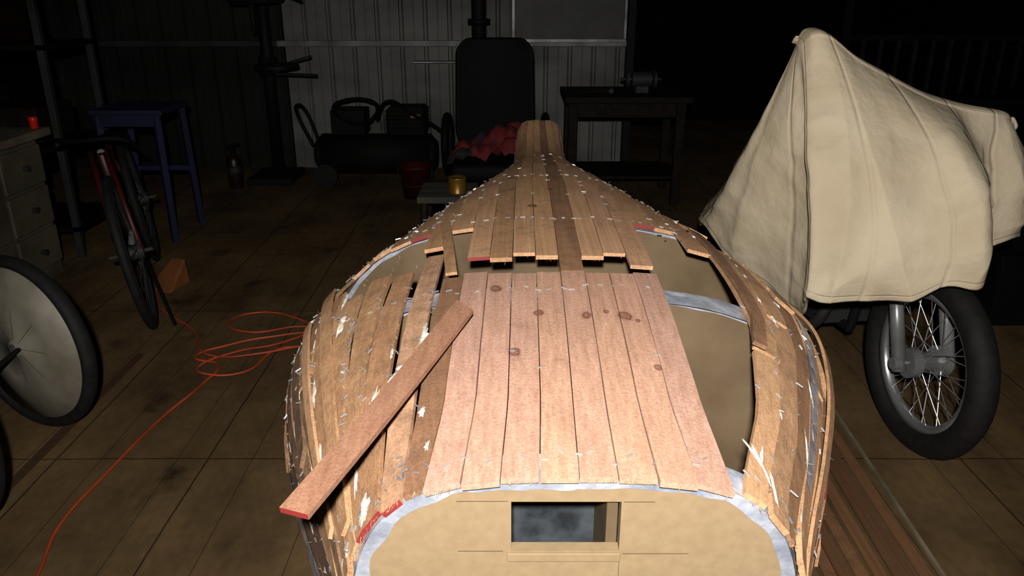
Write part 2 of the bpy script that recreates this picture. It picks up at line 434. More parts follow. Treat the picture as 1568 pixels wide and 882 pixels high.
SV=[];SF=[]
def staple(Y,s,side,ang,L=.011,up=.0014,tilt=0):
    c=hp(Y,s,side,TH+up); e=.004
    ty=(hp(Y+e,s,side,TH)-hp(Y-e,s,side,TH)).normalized(); tx=(hp(Y,s+e,side,TH)-hp(Y,max(s-e,0),side,TH)).normalized()
    nn=tx.cross(ty).normalized()
    if side<0: nn=-nn
    d=tx*math.cos(ang)+ty*math.sin(ang)
    d=(d+nn*tilt).normalized(); p=nn.cross(d).normalized()
    b=len(SV)
    for z in (-.002,.0008):
        for u,v in ((-1,-1),(1,-1),(1,1),(-1,1)): SV.append(c+d*u*L/2+p*v*.0006+nn*z)
    SF.extend([tuple(b+i for i in q) for q in ((0,3,2,1),(4,5,6,7),(0,1,5,4),(1,2,6,5),(2,3,7,6),(3,0,4,7))])
for row,(yy,js) in enumerate([(.885,.014),(1.345,.014),(1.785,.014),(2.31,.014),(1.10,.03),(2.85,.02)]):
    for side in (1,-1):
        for k in range(0,15):
            if side>0 and k in (4,5,6) and yy<1.6: continue
            for q in range(2 if row<4 else 1):
                Y=yy+R(-js,js)
                if R(0,1)<(.4 if row>3 else .15): continue
                staple(Y,lane(k,Y,side)+R(-.006,.006)+.02*q,side,R(-.8,.8),R(.007,.013))
for _ in range(620):
    side=-1 if R(0,1)<.66 else 1
    k=random.choice(range(5,14)); Y=.88+abs(R(-1,1))**1.3*2.2
    if side>0 and Y<1.6 and k<8: continue
    if side<0 and 1.42<Y<1.78 and k<10: continue
    lf=R(0,1)<.3
    staple(Y,lane(k,Y,side)+R(-.008,.008),side,R(-1.5,1.5),R(.008,.014),up=.004 if lf else .0016,tilt=R(.2,.9) if lf else 0)
for _ in range(60):
    side=random.choice((1,-1)); k=random.choice(range(0,7)); Y=R(1.85,2.9)
    staple(Y,lane(k,Y,side),side,R(-1,1))
obj('staples',SV,SF,M_staple,boat)
GV=[];GF=[]
def blob(Y,s,side,ly,ls,h=.002,ang=0):
    n=32;b=len(GV);c=hp(Y,s,side,TH+h+.0012)
    GV.append(c); sd=random.random()*50
    for ring in (.55,1):
        for i in range(n):
            a=2*math.pi*i/n; rr=ring*(1+.9*noise.noise(Vector((math.cos(a)*2.4+sd,math.sin(a)*2.4,sd)))+.4*noise.noise(Vector((math.cos(a)*6,math.sin(a)*6,sd))))
            u=math.cos(a)*ls*rr; v=math.sin(a)*ly*rr
            u,v=u*math.cos(ang)-v*math.sin(ang),u*math.sin(ang)+v*math.cos(ang)
            GV.append(hp(Y+v,abs(s+u),side,TH+(h*.8+.0012 if ring<1 else .0010)))
    for i in range(n):
        j=(i+1)%n
        GF.append((b,b+1+i,b+1+j));GF.append((b+1+i,b+1+n+i,b+1+n+j,b+1+j))
for a in [(1.095,.262,-1,.016,.014,.006),(1.115,.25,-1,.008,.020,.005,.4),(1.19,.232,-1,.032,.006,.005),(1.03,.300,-1,.05,.007,.005),(.89,.30,-1,.014,.012,.004),(.96,.325,-1,.03,.004),
          (1.36,.415,-1,.035,.007,.005),(1.29,.44,-1,.03,.009,.005),(1.22,.465,-1,.03,.006),(1.46,.43,-1,.03,.004),(1.15,.40,-1,.03,.003),(1.0,.36,-1,.03,.003),(1.07,.44,-1,.03,.004),
          (.93,.255,1,.030,.002,.002,.35),(.90,.272,1,.028,.003),(.945,.262,1,.018,.002,.002,-.3),(.94,.245,1,.018,.002,.002,.6),
          (1.36,.40,1,.012,.004),(1.42,.385,1,.010,.004),(1.0,.215,-1,.010,.004),(.93,.20,-1,.008,.003),(1.08,.225,-1,.010,.003),(1.45,.44,1,.01,.004),(.9,.36,1,.03,.002),(1.05,.40,1,.03,.002),(1.2,.45,1,.03,.0025)]:
    blob(*a)
for _ in range(46):
    side=random.choice((-1,-1,1)); k=random.choice(range(6,14)); y=.9+R(0,1)*1.2
    if side>0 and k<8 and y<1.6: continue
    if side<0 and k<10 and 1.4<y<1.8: continue
    blob(y,lane(k,y,side)+R(-.003,.003),side,R(.006,.02),R(.001,.003),.0015)
obj('glue_drips',GV,GF,M_glue,boat,smooth=True)

# loose strip lying across the hull
p0=Vector((-.252,.768,.872));p1=Vector((-.078,1.225,.943))
d=(p1-p0);Ln=d.length;d.normalize();sx=d.cross(Vector((0,0,1))).normalized();up=sx.cross(d)
w=.0195;v=[];n=12
for i in range(n+1):
    p=p0+d*Ln*i/n - up*.004*math.sin(math.pi*i/n)
    for a,b in ((-1,1),(1,1),(1,0),(-1,0)):
        sh=.012*a if i==n else 0
        v.append(p+sx*w*a+up*.008*b-d*sh)
f=[]
for i in range(n):
    for j in range(4): f.append((i*4+j,i*4+(j+1)%4,i*4+4+(j+1)%4,i*4+4+j))
f.append((0,3,2,1));f.append(tuple(n*4+i for i in range(4)))
M_loose=timber('reddish_cedar',[(146,106,82),(154,112,88)],(80,52,38))
lp=obj('loose_wood_strip',v,f,mats=[M_loose,M_red],midx=[0]*(len(f)-2)+[1,0])
set_attr(lp,'tint',[.3]*len(f));set_attr(lp,'aged',[-.3]*len(f))

# ------------------------------------------------------------------ room
def floor_mat():
    m=bpy.data.materials.new('stained_brown_floor');m.use_nodes=True;nt=m.node_tree;N=nt.nodes;L=nt.links;b=N['Principled BSDF']
    tc=N.new('ShaderNodeTexCoord')
    mp=N.new('ShaderNodeMapping');mp.inputs['Scale'].default_value=(1.25,.7,1);L.new(tc.outputs['Object'],mp.inputs[0])
    n1=N.new('ShaderNodeTexNoise');n1.inputs['Scale'].default_value=2.2;n1.inputs['Detail'].default_value=10;n1.inputs['Roughness'].default_value=.62
    n2=N.new('ShaderNodeTexNoise');n2.inputs['Scale'].default_value=34;n2.inputs['Detail'].default_value=6
    for q in (n1,n2): L.new(mp.outputs[0],q.inputs['Vector'])
    r=N.new('ShaderNodeValToRGB');e=r.color_ramp.elements
    e[0].position=.32;e[0].color=(*lin((66,51,33)),1);e[1].position=.68;e[1].color=(*lin((114,91,60)),1)
    x=e.new(.46);x.color=(*lin((90,71,46)),1)
    L.new(n1.outputs['Fac'],r.inputs[0])
    n5=N.new('ShaderNodeTexNoise');n5.inputs['Scale'].default_value=4.0;n5.inputs['Detail'].default_value=7;L.new(tc.outputs['Object'],n5.inputs['Vector'])
    r5=N.new('ShaderNodeValToRGB');e5=r5.color_ramp.elements;e5[0].position=.62;e5[0].color=(1,1,1,1);e5[1].position=.74;e5[1].color=(.32,.30,.29,1)
    L.new(n5.outputs['Fac'],r5.inputs[0])
    m5=N.new('ShaderNodeMix');m5.data_type='RGBA';m5.blend_type='MULTIPLY';m5.inputs[0].default_value=1;L.new(r.outputs[0],m5.inputs[6]);L.new(r5.outputs[0],m5.inputs[7])
    sp=N.new('ShaderNodeSeparateXYZ');L.new(tc.outputs['Object'],sp.inputs[0])
    wob=N.new('ShaderNodeMath');wob.operation='MULTIPLY';wob.inputs[1].default_value=.02;L.new(n1.outputs['Fac'],wob.inputs[0])
    outs=[]
    for ax,offs,per,wd in (('X',.98+.49*10,.49,.003),('Y',-2.235+1.25*10,1.25,.003),('X',.98+.245*10+.10,.245,.0012)):
        a=N.new('ShaderNodeMath');a.operation='ADD';a.inputs[1].default_value=offs;L.new(sp.outputs[ax],a.inputs[0])
        a2=N.new('ShaderNodeMath');a2.operation='ADD';L.new(a.outputs[0],a2.inputs[0]);L.new(wob.outputs[0],a2.inputs[1])
        p=N.new('ShaderNodeMath');p.operation='PINGPONG';p.inputs[1].default_value=per/2;L.new(a2.outputs[0],p.inputs[0])
        c=N.new('ShaderNodeMath');c.operation='LESS_THAN';c.inputs[1].default_value=wd;L.new(p.outputs[0],c.inputs[0]);outs.append(c)
    mxm=N.new('ShaderNodeMath');mxm.operation='MAXIMUM';L.new(outs[0].outputs[0],mxm.inputs[0]);L.new(outs[1].outputs[0],mxm.inputs[1])
    mx3=N.new('ShaderNodeMath');mx3.operation='MAXIMUM';L.new(mxm.outputs[0],mx3.inputs[0]);L.new(outs[2].outputs[0],mx3.inputs[1])
    k=N.new('ShaderNodeMath');k.operation='MULTIPLY';k.inputs[1].default_value=.75;L.new(mx3.outputs[0],k.inputs[0])
    mx=N.new('ShaderNodeMix');mx.data_type='RGBA';L.new(k.outputs[0],mx.inputs[0]);L.new(m5.outputs[2],mx.inputs[6]);mx.inputs[7].default_value=(.006,.004,.003,1)
    g=N.new('ShaderNodeMapRange');g.inputs['To Min'].default_value=.7;g.inputs['To Max'].default_value=1.25;L.new(n2.outputs['Fac'],g.inputs[0])
    m2=N.new('ShaderNodeVectorMath');m2.operation='SCALE';L.new(mx.outputs[2],m2.inputs[0]);L.new(g.outputs[0],m2.inputs['Scale'])
    L.new(m2.outputs[0],b.inputs['Base Color']);b.inputs['Roughness'].default_value=.8;b.inputs['Specular IOR Level'].default_value=.15
    return m
box('floor',-3.7,3.9,-2,9,-.1,0,floor_mat(),None,0)
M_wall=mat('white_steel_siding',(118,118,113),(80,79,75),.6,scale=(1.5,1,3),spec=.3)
M_wall2=mat('shaded_steel_siding',(34,34,32),(20,20,18),.7,scale=(1.5,1,3),spec=.2)  # same siding made darker: shade on the left wall is put into the colour
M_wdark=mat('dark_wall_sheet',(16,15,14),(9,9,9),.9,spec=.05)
def ribbed(name,xa,xb,m):
    x=xa;P=[]
    while x<xb:
        P+= [(x,0),(x+.070,0),(x+.078,-.004),(x+.086,0),(x+.150,0),(x+.162,-.028),(x+.178,-.028),(x+.190,0)]
        x+=.19
    P=[p for p in P if p[0]<xb]+[(xb,0)]
    n=len(P);v=[(a,6.6+b,0) for a,b in P]+[(a,6.6+b,3.0) for a,b in P]+[(xb,6.66,0),(xa,6.66,0),(xb,6.66,3),(xa,6.66,3)]
    f=[(i,i+1,i+1+n,i+n) for i in range(n-1)]+[(2*n,2*n+1,2*n+3,2*n+2),(n-1,2*n,2*n+2,2*n-1),(0,n,2*n+3,2*n+1)]
    return obj(name,v,f,m)
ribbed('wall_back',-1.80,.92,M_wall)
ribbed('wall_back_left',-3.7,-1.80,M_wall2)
box('trim_1',-1.85,.92,6.535,6.57,.975,1.02,mat('girt_steel',(128,128,126),(84,84,82),.5,.2),None,.003)
box('trim_2',.90,.96,6.5,6.68,0,3.0,M_dark,None,.003)
box('trim_3',-.78,-.42,6.45,6.53,.855,.870,M_steel,None,.003)
box('trim_4',-3.6,-1.85,6.535,6.57,.975,1.02,M_fsteel,None,.003)  # girt continued in darkened steel, shade painted in like the wall behind
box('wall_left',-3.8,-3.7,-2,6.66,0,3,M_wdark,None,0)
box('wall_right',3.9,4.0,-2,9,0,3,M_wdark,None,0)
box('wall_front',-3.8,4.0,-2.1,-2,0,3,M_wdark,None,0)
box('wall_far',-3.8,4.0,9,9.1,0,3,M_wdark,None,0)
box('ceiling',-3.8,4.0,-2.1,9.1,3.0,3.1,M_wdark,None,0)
wb=root('wall_notice_board',(.44,6.5,1.4))
box('panel',.02,.87,6.505,6.53,1.03,1.75,mat('board_grey',(66,66,64),(50,50,48),.6),wb,.003)
boxes('board_frame',[(0,.89,6.49,6.533,1.01,1.035),(0,.89,6.49,6.533,1.745,1.77),(0,.022,6.49,6.533,1.035,1.745),(.868,.89,6.49,6.533,1.035,1.745)],M_steel,wb,.002)

# ------------------------------------------------------------------ wheels
def wheel(prefix,parent,c,ang,lean,R_,rt,kind,rimmat=M_steel,tw=1.0):
    Mx=Matrix.Translation(c)@Matrix.Rotation(ang,4,'Z')@Matrix.Rotation(lean,4,'X')@Matrix.Rotation(math.pi/2,4,'X')
    pr=[((R_-rt)+rt*math.cos(a),rt*tw*math.sin(a)) for a in np.linspace(-math.pi,math.pi,17)]
    lathe(prefix+'_tyre',pr,(0,0,0),M_rub,parent,72,M=Mx)
    Ri=R_-2*rt
    if kind=='disc':
        lathe(prefix+'_disc',[(0,.05),(.025,.05),(.03,.042),(Ri*.5,.03),(Ri+.006,.012),(Ri+.006,-.012),(Ri*.5,-.03),(.03,-.042),(0,-.05)],(0,0,0),M_disc,parent,64,M=Mx)
        cyls(prefix+'_hub',[((0,0,-.055),(0,0,.055),.008),((0,0,.048),(0,0,.053),.016)],M_steel,parent,M=Mx)
        cyls(prefix+'_wire_marks',[((.03*math.cos(a),.03*math.sin(a),.043),(Ri*.5*math.cos(a),Ri*.5*math.sin(a),.0305),.0007) for a in [i*math.pi/4 for i in range(8)]],M_fsteel,parent,6,M=Mx)
    else:
        lathe(prefix+'_rim',[(Ri-.018,-.012),(Ri+.006,-.02),(Ri+.006,.02),(Ri-.018,.012),(Ri-.018,-.012)],(0,0,0),rimmat,parent,72,M=Mx)
        sp=[]
        ns=36
        for i in range(ns):
            a=2*math.pi*i/ns; sgn=1 if i%2 else -1; o=.5*(1 if (i//2)%2 else -1)
            sp.append(((.04*math.cos(a+o),.04*math.sin(a+o),.035*sgn),((Ri-.01)*math.cos(a),(Ri-.01)*math.sin(a),.004*sgn),.0016))
        cyls(prefix+'_spokes',sp,rimmat,parent,6,M=Mx)
        cyls(prefix+'_hub',[((0,0,-.05),(0,0,.05),.032),((0,0,-.042),(0,0,-.036),.05),((0,0,.036),(0,0,.042),.05),((0,0,-.09),(0,0,.09),.01)],rimmat,parent,24,M=Mx)
    return Mx

# ------------------------------------------------------------------ motorcycle + cover
mc=root('motorcycle',(1.3,2.3,0))
da=math.radians(-83); dv=Vector((math.cos(da),math.sin(da),0)); nv=Vector((dv.y,-dv.x,0))
fc=Vector((1.33,2.31,.31))
wheel('front_wheel',mc,fc,da,0,.31,.043,'spoke',M_chr,1.0)
back=-dv
rc=fc+back*1.30
wheel('rear_wheel',mc,rc,da,0,.31,.05,'spoke',M_fsteel)
head=fc+back*.27+Vector((0,0,.66))
L_=[]
for s in (-1,1):
    L_.append((fc+nv*.085*s+Vector((0,0,-.03)),fc+nv*.085*s+(head-fc)*.45,.022)); L_.append((fc+nv*.085*s+(head-fc)*.4,head+nv*.085*s,.016))
M_alloy=mat('fork_alloy',(150,150,148),(110,110,108),.35,.4)
cyls('fork_legs',L_,M_alloy,mc,20,True)
cyls('brake_hub',[(fc+nv*.035,fc+nv*.068,.05),(fc-nv*.065,fc-nv*.035,.05),(fc+nv*.09,fc+nv*.115,.02)],M_alloy,mc,28)
V=[];F=[];ng=20
for i in range(ng+1):
    a=math.radians(72+70*i/ng)
    for t in (-1,-.5,0,.5,1):
        rr=.335-.012*abs(t)**2*2
        V.append(fc+dv*math.cos(a)*rr+Vector((0,0,math.sin(a)*rr))+nv*.055*t)
for i in range(ng):
    for j in range(4): p=i*5+j;F.append((p,p+1,p+6,p+5))
g=obj('front_mudguard',V,F,M_steel,mc,True); sm=g.modifiers.new('s','SOLIDIFY');sm.thickness=.003
tube('handlebar',[head+nv*.34+back*.1+Vector((0,0,.05)),head+nv*.22+Vector((0,0,.06)),head+nv*.08,head-nv*.08,head-nv*.2+Vector((0,0,.02)),head-nv*.26+back*.06],.013,M_chr,mc)
cyls('headlight',[(head+dv*.02+Vector((0,0,-.1)),head+dv*.10+Vector((0,0,-.1)),.05,.07)],M_chr,mc,28)
cyls('mirror',[(head+nv*.31+Vector((0,0,.06)),head+nv*.31+Vector((0,0,.20)),.006),(head+nv*.31+Vector((0,-.01,.20)),head+nv*.31+Vector((0,.01,.20)),.03)],M_dark,mc,20)
bc=fc+back*.65
Mb=Matrix.Translation(bc)@Matrix.Rotation(da,4,'Z')
box('fuel_tank',-.1,.28,-.12,.12,.38,.55,M_redf,mc,.06,M=Mb)
box('seat',-.65,-.08,-.11,.11,.36,.46,M_black,mc,.04,M=Mb)
boxes('engine_block',[(-.15,.15,-.11,.11,-.08,.12),(-.04,.12,-.08,.08,.12,.30)]+[(-.06,.14,-.1,.1,.13+.028*i,.14+.028*i) for i in range(6)],M_fsteel,mc,.01,M=Mb)
cyls('frame_tubes',[(head,bc+Vector((0,0,.38)),.018),(head,bc+dv*.2+Vector((0,0,-.08)),.018),(bc+dv*.2+Vector((0,0,-.08)),bc-dv*.2+Vector((0,0,-.1)),.018),(bc-dv*.2+Vector((0,0,-.1)),rc+nv*.09,.018),(bc-dv*.2+Vector((0,0,-.1)),rc-nv*.09,.018),(bc+Vector((0,0,.38)),rc+Vector((0,0,.25)),.018)],M_dark,mc)
tube('exhaust_pipe',[bc+dv*.12+nv*.08+Vector((0,0,.18)),bc+dv*.25+nv*.14+Vector((0,0,.02)),bc+dv*.1+nv*.17+Vector((0,0,-.1)),bc-dv*.3+nv*.18+Vector((0,0,-.08)),bc-dv*.75+nv*.19+Vector((0,0,-.02))],.022,M_fsteel,mc)
cyls('side_stand',[(bc+nv*.1+Vector((0,0,-.08)),Vector((bc.x,bc.y,0))+nv*.22,.011)],M_dark,mc)

cols=[((.872,2.485,1.275),(.855,2.26,.90),(.865,2.20,.577)),
((.892,2.465,1.300),(.925,2.23,.92),(.93,2.18,.57)),
((.94,2.46,1.295),(1.02,2.2,.9),(1.02,2.17,.578)),
((1.035,2.465,1.230),(1.12,2.18,.9),(1.12,2.15,.587)),
((1.14,2.47,1.178),(1.22,2.15,.9),(1.22,2.11,.64)),
((1.25,2.47,1.125),(1.28,2.13,.92),(1.32,2.08,.645)),
((1.34,2.49,1.095),(1.33,2.20,.92),(1.37,2.16,.665)),
((1.42,2.50,1.075),(1.39,2.38,.88),(1.43,2.36,.70)),
((1.50,2.50,1.062),(1.49,2.44,.9),(1.49,2.42,.66)),
((1.565,2.53,1.045),(1.585,2.46,.9),(1.59,2.46,.68)),
((1.60,2.60,1.00),(1.66,2.62,.85),(1.66,2.68,.62)),
((1.54,2.64,1.03),(1.60,2.85,.84),(1.58,3.1,.52)),
((1.42,2.66,1.05),(1.45,3.3,.86),(1.47,3.75,.48)),
((1.26,2.66,1.10),(1.2,3.45,.88),(1.2,4.02,.48)),
((1.10,2.65,1.18),(1.05,3.2,.86),(.92,3.65,.48)),
((.97,2.61,1.26),(.92,2.85,.84),(.78,3.15,.52)),
((.89,2.57,1.285),(.79,2.66,.93),(.69,2.87,.61)),
((.87,2.54,1.27),(.80,2.60,.85),(.80,2.70,.52)),
((.865,2.52,1.26),(.865,2.45,.85),(.955,2.50,.41)),
((.865,2.50,1.26),(.90,2.35,.85),(.94,2.36,.46)),
]
def cyc(arr,t):
    n=len(arr);i=int(math.floor(t))%n;u=t-math.floor(t)
    p=[Vector(arr[(i+k)%n]) for k in (-1,0,1,2)]
    return .5*((2*p[1])+(p[2]-p[0])*u+(2*p[0]-5*p[1]+4*p[2]-p[3])*u*u+(3*p[1]-p[0]-3*p[2]+p[3])*u**3)
nc=460;nr=130
V=[];UV=[]
T=[c[0] for c in cols];Mi=[c[1] for c in cols];H=[c[2] for c in cols]
def ridged(v): return (1-2*abs(noise.noise(v)))
def creases(q,t,vv):
    a1=math.atan2(q.x-.90,1.42-q.z); r1=math.hypot(q.x-.9,1.42-q.z)
    a2=math.atan2(q.x-1.52,1.20-q.z); r2=math.hypot(q.x-1.52,1.2-q.z)
    f1=ridged(Vector((a1*3.4+.3,r1*.9,q.y*1.2)))*min(1,r1*2.2)
    f2=ridged(Vector((a2*2.4+5,r2*1.3,2+q.y)))*min(1,r2*3)*(1/(1+math.exp(-(q.x-1.25)*14)))
    return .028*f1+.030*f2
for r in range(nr+1):
    vv=r/nr
    for c in range(nc):
        t=c/nc*len(cols)
        a=cyc(T,t);b=cyc(Mi,t);h=cyc(H,t)
        if vv<.1:
            w=vv/.1; p=Vector((a.x,2.55+(a.y-2.55)*math.sin(w*math.pi/2),a.z+.018*math.cos(w*math.pi/2)))
        else:
            w=(vv-.1)/.9
            ctrl=b*2-(a+h)*.5
            p=a*(1-w)**2+ctrl*2*w*(1-w)+h*w*w
        out=Vector((b.x-1.2,b.y-2.55,0))
        if out.length<.01: out=Vector((1,0,0))
        out.normalize()
        am=min(1,max(0,vv-.05)*2.2)
        q=p
        fold=creases(q,t,vv)-.012
        fold+=.016*noise.noise(Vector((q.x*5,q.y*5,q.z*3.2)))+.006*noise.noise(q*13)
        msk=max(0,noise.noise(Vector((q.x*3.1+8,q.y*3,q.z*3.3)))+.25)
        fold+=.012*ridged(Vector((q.x*5+q.z*4,q.y*5,q.z*11-q.x*4)))*msk
        p=p+out*fold*am
        p.z+=.006*noise.noise(q*9)*am
        if vv>.9: p.z+=.012*noise.noise(Vector((t*.9,0,7)))*(vv-.9)*10
        V.append(p);UV.append((t,vv))
F=[]
for r in range(nr):
    for c in range(nc):
        d_=(c+1)%nc;F.append((r*nc+c,(r+1)*nc+c,(r+1)*nc+d_,r*nc+d_))
def cloth_mat():
    m=bpy.data.materials.new('cream_quilted_cotton');m.use_nodes=True;nt=m.node_tree;N=nt.nodes;L=nt.links;b=N['Principled BSDF']
    tc=N.new('ShaderNodeTexCoord');n1=N.new('ShaderNodeTexNoise');n1.inputs['Scale'].default_value=5;n1.inputs['Detail'].default_value=6
    L.new(tc.outputs['Object'],n1.inputs['Vector'])
    r=N.new('ShaderNodeValToRGB');e=r.color_ramp.elements;e[0].position=.3;e[0].color=(*lin((190,172,143)),1);e[1].position=.6;e[1].color=(*lin((206,190,162)),1)
    L.new(n1.outputs['Fac'],r.inputs[0]);L.new(r.outputs[0],b.inputs['Base Color'])
    b.inputs['Roughness'].default_value=.9;b.inputs['Specular IOR Level'].default_value=.1
    uv=N.new('ShaderNodeSeparateXYZ');L.new(tc.outputs['UV'],uv.inputs[0])
    p=N.new('ShaderNodeMath');p.operation='PINGPONG';p.inputs[1].default_value=1.0;L.new(uv.outputs[0],p.inputs[0])
    q=N.new('ShaderNodeMapRange');q.inputs['From Max'].default_value=.12;q.interpolation_type='SMOOTHSTEP'
    L.new(p.outputs[0],q.inputs[0])
    hm=N.new('ShaderNodeMath');hm.operation='SUBTRACT';hm.inputs[1].default_value=.972;L.new(uv.outputs[1],hm.inputs[0])
    hb=N.new('ShaderNodeMath');hb.operation='ABSOLUTE';L.new(hm.outputs[0],hb.inputs[0])
    hq=N.new('ShaderNodeMapRange');hq.inputs['From Max'].default_value=.006;hq.interpolation_type='SMOOTHSTEP';L.new(hb.outputs[0],hq.inputs[0])
    mn=N.new('ShaderNodeMath');mn.operation='MINIMUM';L.new(q.outputs[0],mn.inputs[0]);L.new(hq.outputs[0],mn.inputs[1])
    n2=N.new('ShaderNodeTexNoise');n2.inputs['Scale'].default_value=20;n2.inputs['Detail'].default_value=5;L.new(tc.outputs['Object'],n2.inputs['Vector'])
    s=N.new('ShaderNodeMath');s.operation='MULTIPLY_ADD';s.inputs[1].default_value=.5;L.new(mn.outputs[0],s.inputs[0]);L.new(n2.outputs['Fac'],s.inputs[2])
    bp=N.new('ShaderNodeBump');bp.inputs['Strength'].default_value=.45;bp.inputs['Distance'].default_value=.014
    L.new(s.outputs[0],bp.inputs['Height']);L.new(bp.outputs[0],b.inputs['Normal'])
    return m
cv=obj('fabric_motorcycle_cover',V,F,cloth_mat(),None,True)
uvl=cv.data.uv_layers.new(name='UVMap')
for poly in cv.data.polygons:
    us=[UV[cv.data.loops[l].vertex_index] for l in poly.loop_indices]
    wrap=max(u[0] for u in us)-min(u[0] for u in us)>10
    for l,u in zip(poly.loop_indices,us):
        uvl.data[l].uv=(u[0]+(len(cols) if wrap and u[0]<10 else 0),u[1])
sm=cv.modifiers.new('s','SOLIDIFY');sm.thickness=.008;sm.offset=-1

# ------------------------------------------------------------------ trike on the left
tk=root('recumbent_trike',(-1.6,2.3,0))
ta=math.radians(-24)
c1=Vector((-1.64,2.45,.31));c2=Vector((-1.62,1.90,.31))
wheel('near_wheel',tk,c2,ta,0,.31,.02,'disc',tw=1.3)
wheel('far_wheel',tk,c1,ta,0,.31,.02,'disc',tw=1.3)
cyls('frame',[(c1,c2+(c1-c2)*.15,.008),(c2*.5+c1*.5,Vector((-2.3,2.2,.36)),.022),(Vector((-2.3,2.2,.36)),Vector((-2.42,2.75,.31)),.022)],M_dark,tk,16,True)
wheel('drive_wheel',tk,Vector((-2.42,2.75,.31)),ta,0,.31,.02,'spoke',M_fsteel)
box('seat_pan',-2.25,-1.85,2.1,2.4,.36,.40,M_black,tk,.015)

bw=root('bicycle',(-1.7,3.3,0))
a_=math.radians(113)
wheel('front_wheel',bw,Vector((-1.66,3.30,.345)),a_,math.radians(-8),.345,.018,'spoke',M_fsteel)
wheel('rear_wheel',bw,Vector((-2.03,4.22,.345)),a_,math.radians(-8),.345,.018,'spoke',M_fsteel)
cyls('rim_glint',[((-1.635,3.27,.40),(-1.625,3.262,.46),.014,.010)],M_steel,bw,12)  # added steel piece standing in for light glinting off the rim
hd=Vector((-1.83,3.53,.74))
cyls('frame',[((-1.66-.05,3.30,.345),hd+Vector((-.05,0,0)),.012),((-1.66+.05,3.30,.345),hd+Vector((.02,0,0)),.012),(hd,(-1.90,3.78,.28),.018),(hd,(-2.02,3.97,.66),.016),((-1.90,3.78,.28),(-2.03,4.0,.70),.016),((-1.90,3.78,.28),(-2.03,4.22,.345),.011),((-2.02,3.97,.66),(-2.03,4.22,.345),.01)],M_redf,bw,16,True)
tube('handlebar',[hd+Vector((-.2,.02,.05)),hd+Vector((-.1,0,.05)),hd+Vector((.08,.05,.05)),hd+Vector((.12,.12,.0))],.012,M_black,bw)
box('saddle',-2.09,-1.99,3.93,4.15,.70,.73,M_black,bw,.014)
cyls('kickstand',[((-1.85,3.75,.28),(-1.52,3.30,.006),.008)],M_dark,bw)

# ------------------------------------------------------------------ cabinet left
cb=root('drawer_cabinet',(-2.7,3.6,0))
box('carcass',-3.0,-2.40,2.9,4.02,0,.72,M_cab,cb,.005)
box('worktop',-3.05,-2.36,2.85,4.1,.72,.76,M_cabtop,cb,.006)
boxes('drawer_fronts',[(-2.40,-2.382,2.93+.37*i,3.27+.37*i,z0,z0+.19) for i in range(3) for z0 in (.08,.29,.50)],M_cab,cb,.006)
cyls('drawer_pulls',[((-2.382,3.10+.37*i,z0),(-2.355,3.10+.37*i,z0),.012,.016) for i in range(3) for z0 in (.17,.39,.60)],M_fsteel,cb,16)
rk=root('steel_shelf_rack',(-2.6,4.5,0))
boxes('uprights',[(x,x+.035,y,y+.035,0,2.2) for x in (-3.3,-2.44) for y in (4.25,4.75)],M_fsteel,rk,.002)
boxes('shelves',[(-3.3,-2.405,4.25,4.785,z,z+.03) for z in (.15,.60,1.12,1.6)],M_black,rk,.002)
boxes('stored_boxes',[(-3.2,-2.9,4.3,4.7,.631,.9),(-2.85,-2.55,4.32,4.7,.631,.82),(-3.1,-2.7,4.3,4.7,1.151,1.4)],M_wooddk,rk,.01)
M_redjar=mat('red_plastic_lid',(200,30,20),(160,22,16),.4)
lathe('red_lidded_jar',[(0,0),(.018,0),(.02,.004),(.02,.035),(.022,.04),(.022,.055),(.018,.06),(0,.06)],(-2.40,4.03,.762),M_redjar,None,32)
bt=root('blue_steel_table',(-2.2,4.75,0))
box('top',-2.39,-1.98,4.55,4.95,.745,.775,M_blue,bt,.004)
cyls('legs',[((-2.02,4.57,.745),(-2.01,4.55,0),.024),((-2.35,4.57,.745),(-2.37,4.55,0),.024),((-2.02,4.93,.745),(-2.0,4.95,0),.024),((-2.35,4.93,.745),(-2.37,4.95,0),.024)],M_blue,bt,4)
boxes('rails',[(-2.35,-2.0,4.92,4.945,.35,.38),(-2.37,-2.0,4.555,4.575,.68,.745)],M_blue,bt,.003)
ow=obj('orange_foam_wedge',[(-1.80,3.72,0),(-1.70,3.70,0),(-1.66,3.86,0),(-1.76,3.88,0),(-1.79,3.80,.06),(-1.71,3.78,.06),(-1.67,3.86,.13),(-1.75,3.875,.13)],[(0,3,2,1),(4,5,6,7),(0,1,5,4),(1,2,6,5),(2,3,7,6),(3,0,4,7)],mat('orange_foam',(130,72,24),(100,54,18),.8))
bev(ow,.008,3)

dp=root('drill_press',(-1.85,6.15,0))
box('base_plate',-2.02,-1.68,5.95,6.4,0,.05,M_dark,dp,.01)
cyls('column',[((-1.85,6.25,.05),(-1.85,6.25,1.85),.045),((-1.85,6.25,.78),(-1.85,6.25,.92),.07)],M_dark,dp,24,True)
cyls('work_table',[((-1.72,6.02,.86),(-1.72,6.02,.885),.16),((-1.85,6.25,.85),(-1.72,6.02,.86),.03)],M_dark,dp,32)
box('head',-2.0,-1.7,5.9,6.4,1.30,1.7,M_dark,dp,.04)
cyls('feed_handles',[((-1.7,6.05,1.4),(-1.5,6.05,1.32),.01),((-1.7,6.05,1.4),(-1.55,5.95,1.52),.01),((-1.85,6.0,1.3),(-1.85,6.0,1.1),.02,.015)],M_dark,dp)
cyls('crank_arm',[((-1.78,6.25,.85),(-1.5,6.15,.93),.012),((-1.5,6.15,.93),(-1.5,6.05,.93),.012),((-1.78,6.2,.80),(-1.45,6.1,.80),.012)],M_fsteel,dp)
ac=root('air_compressor',(-1.05,6.05,0))
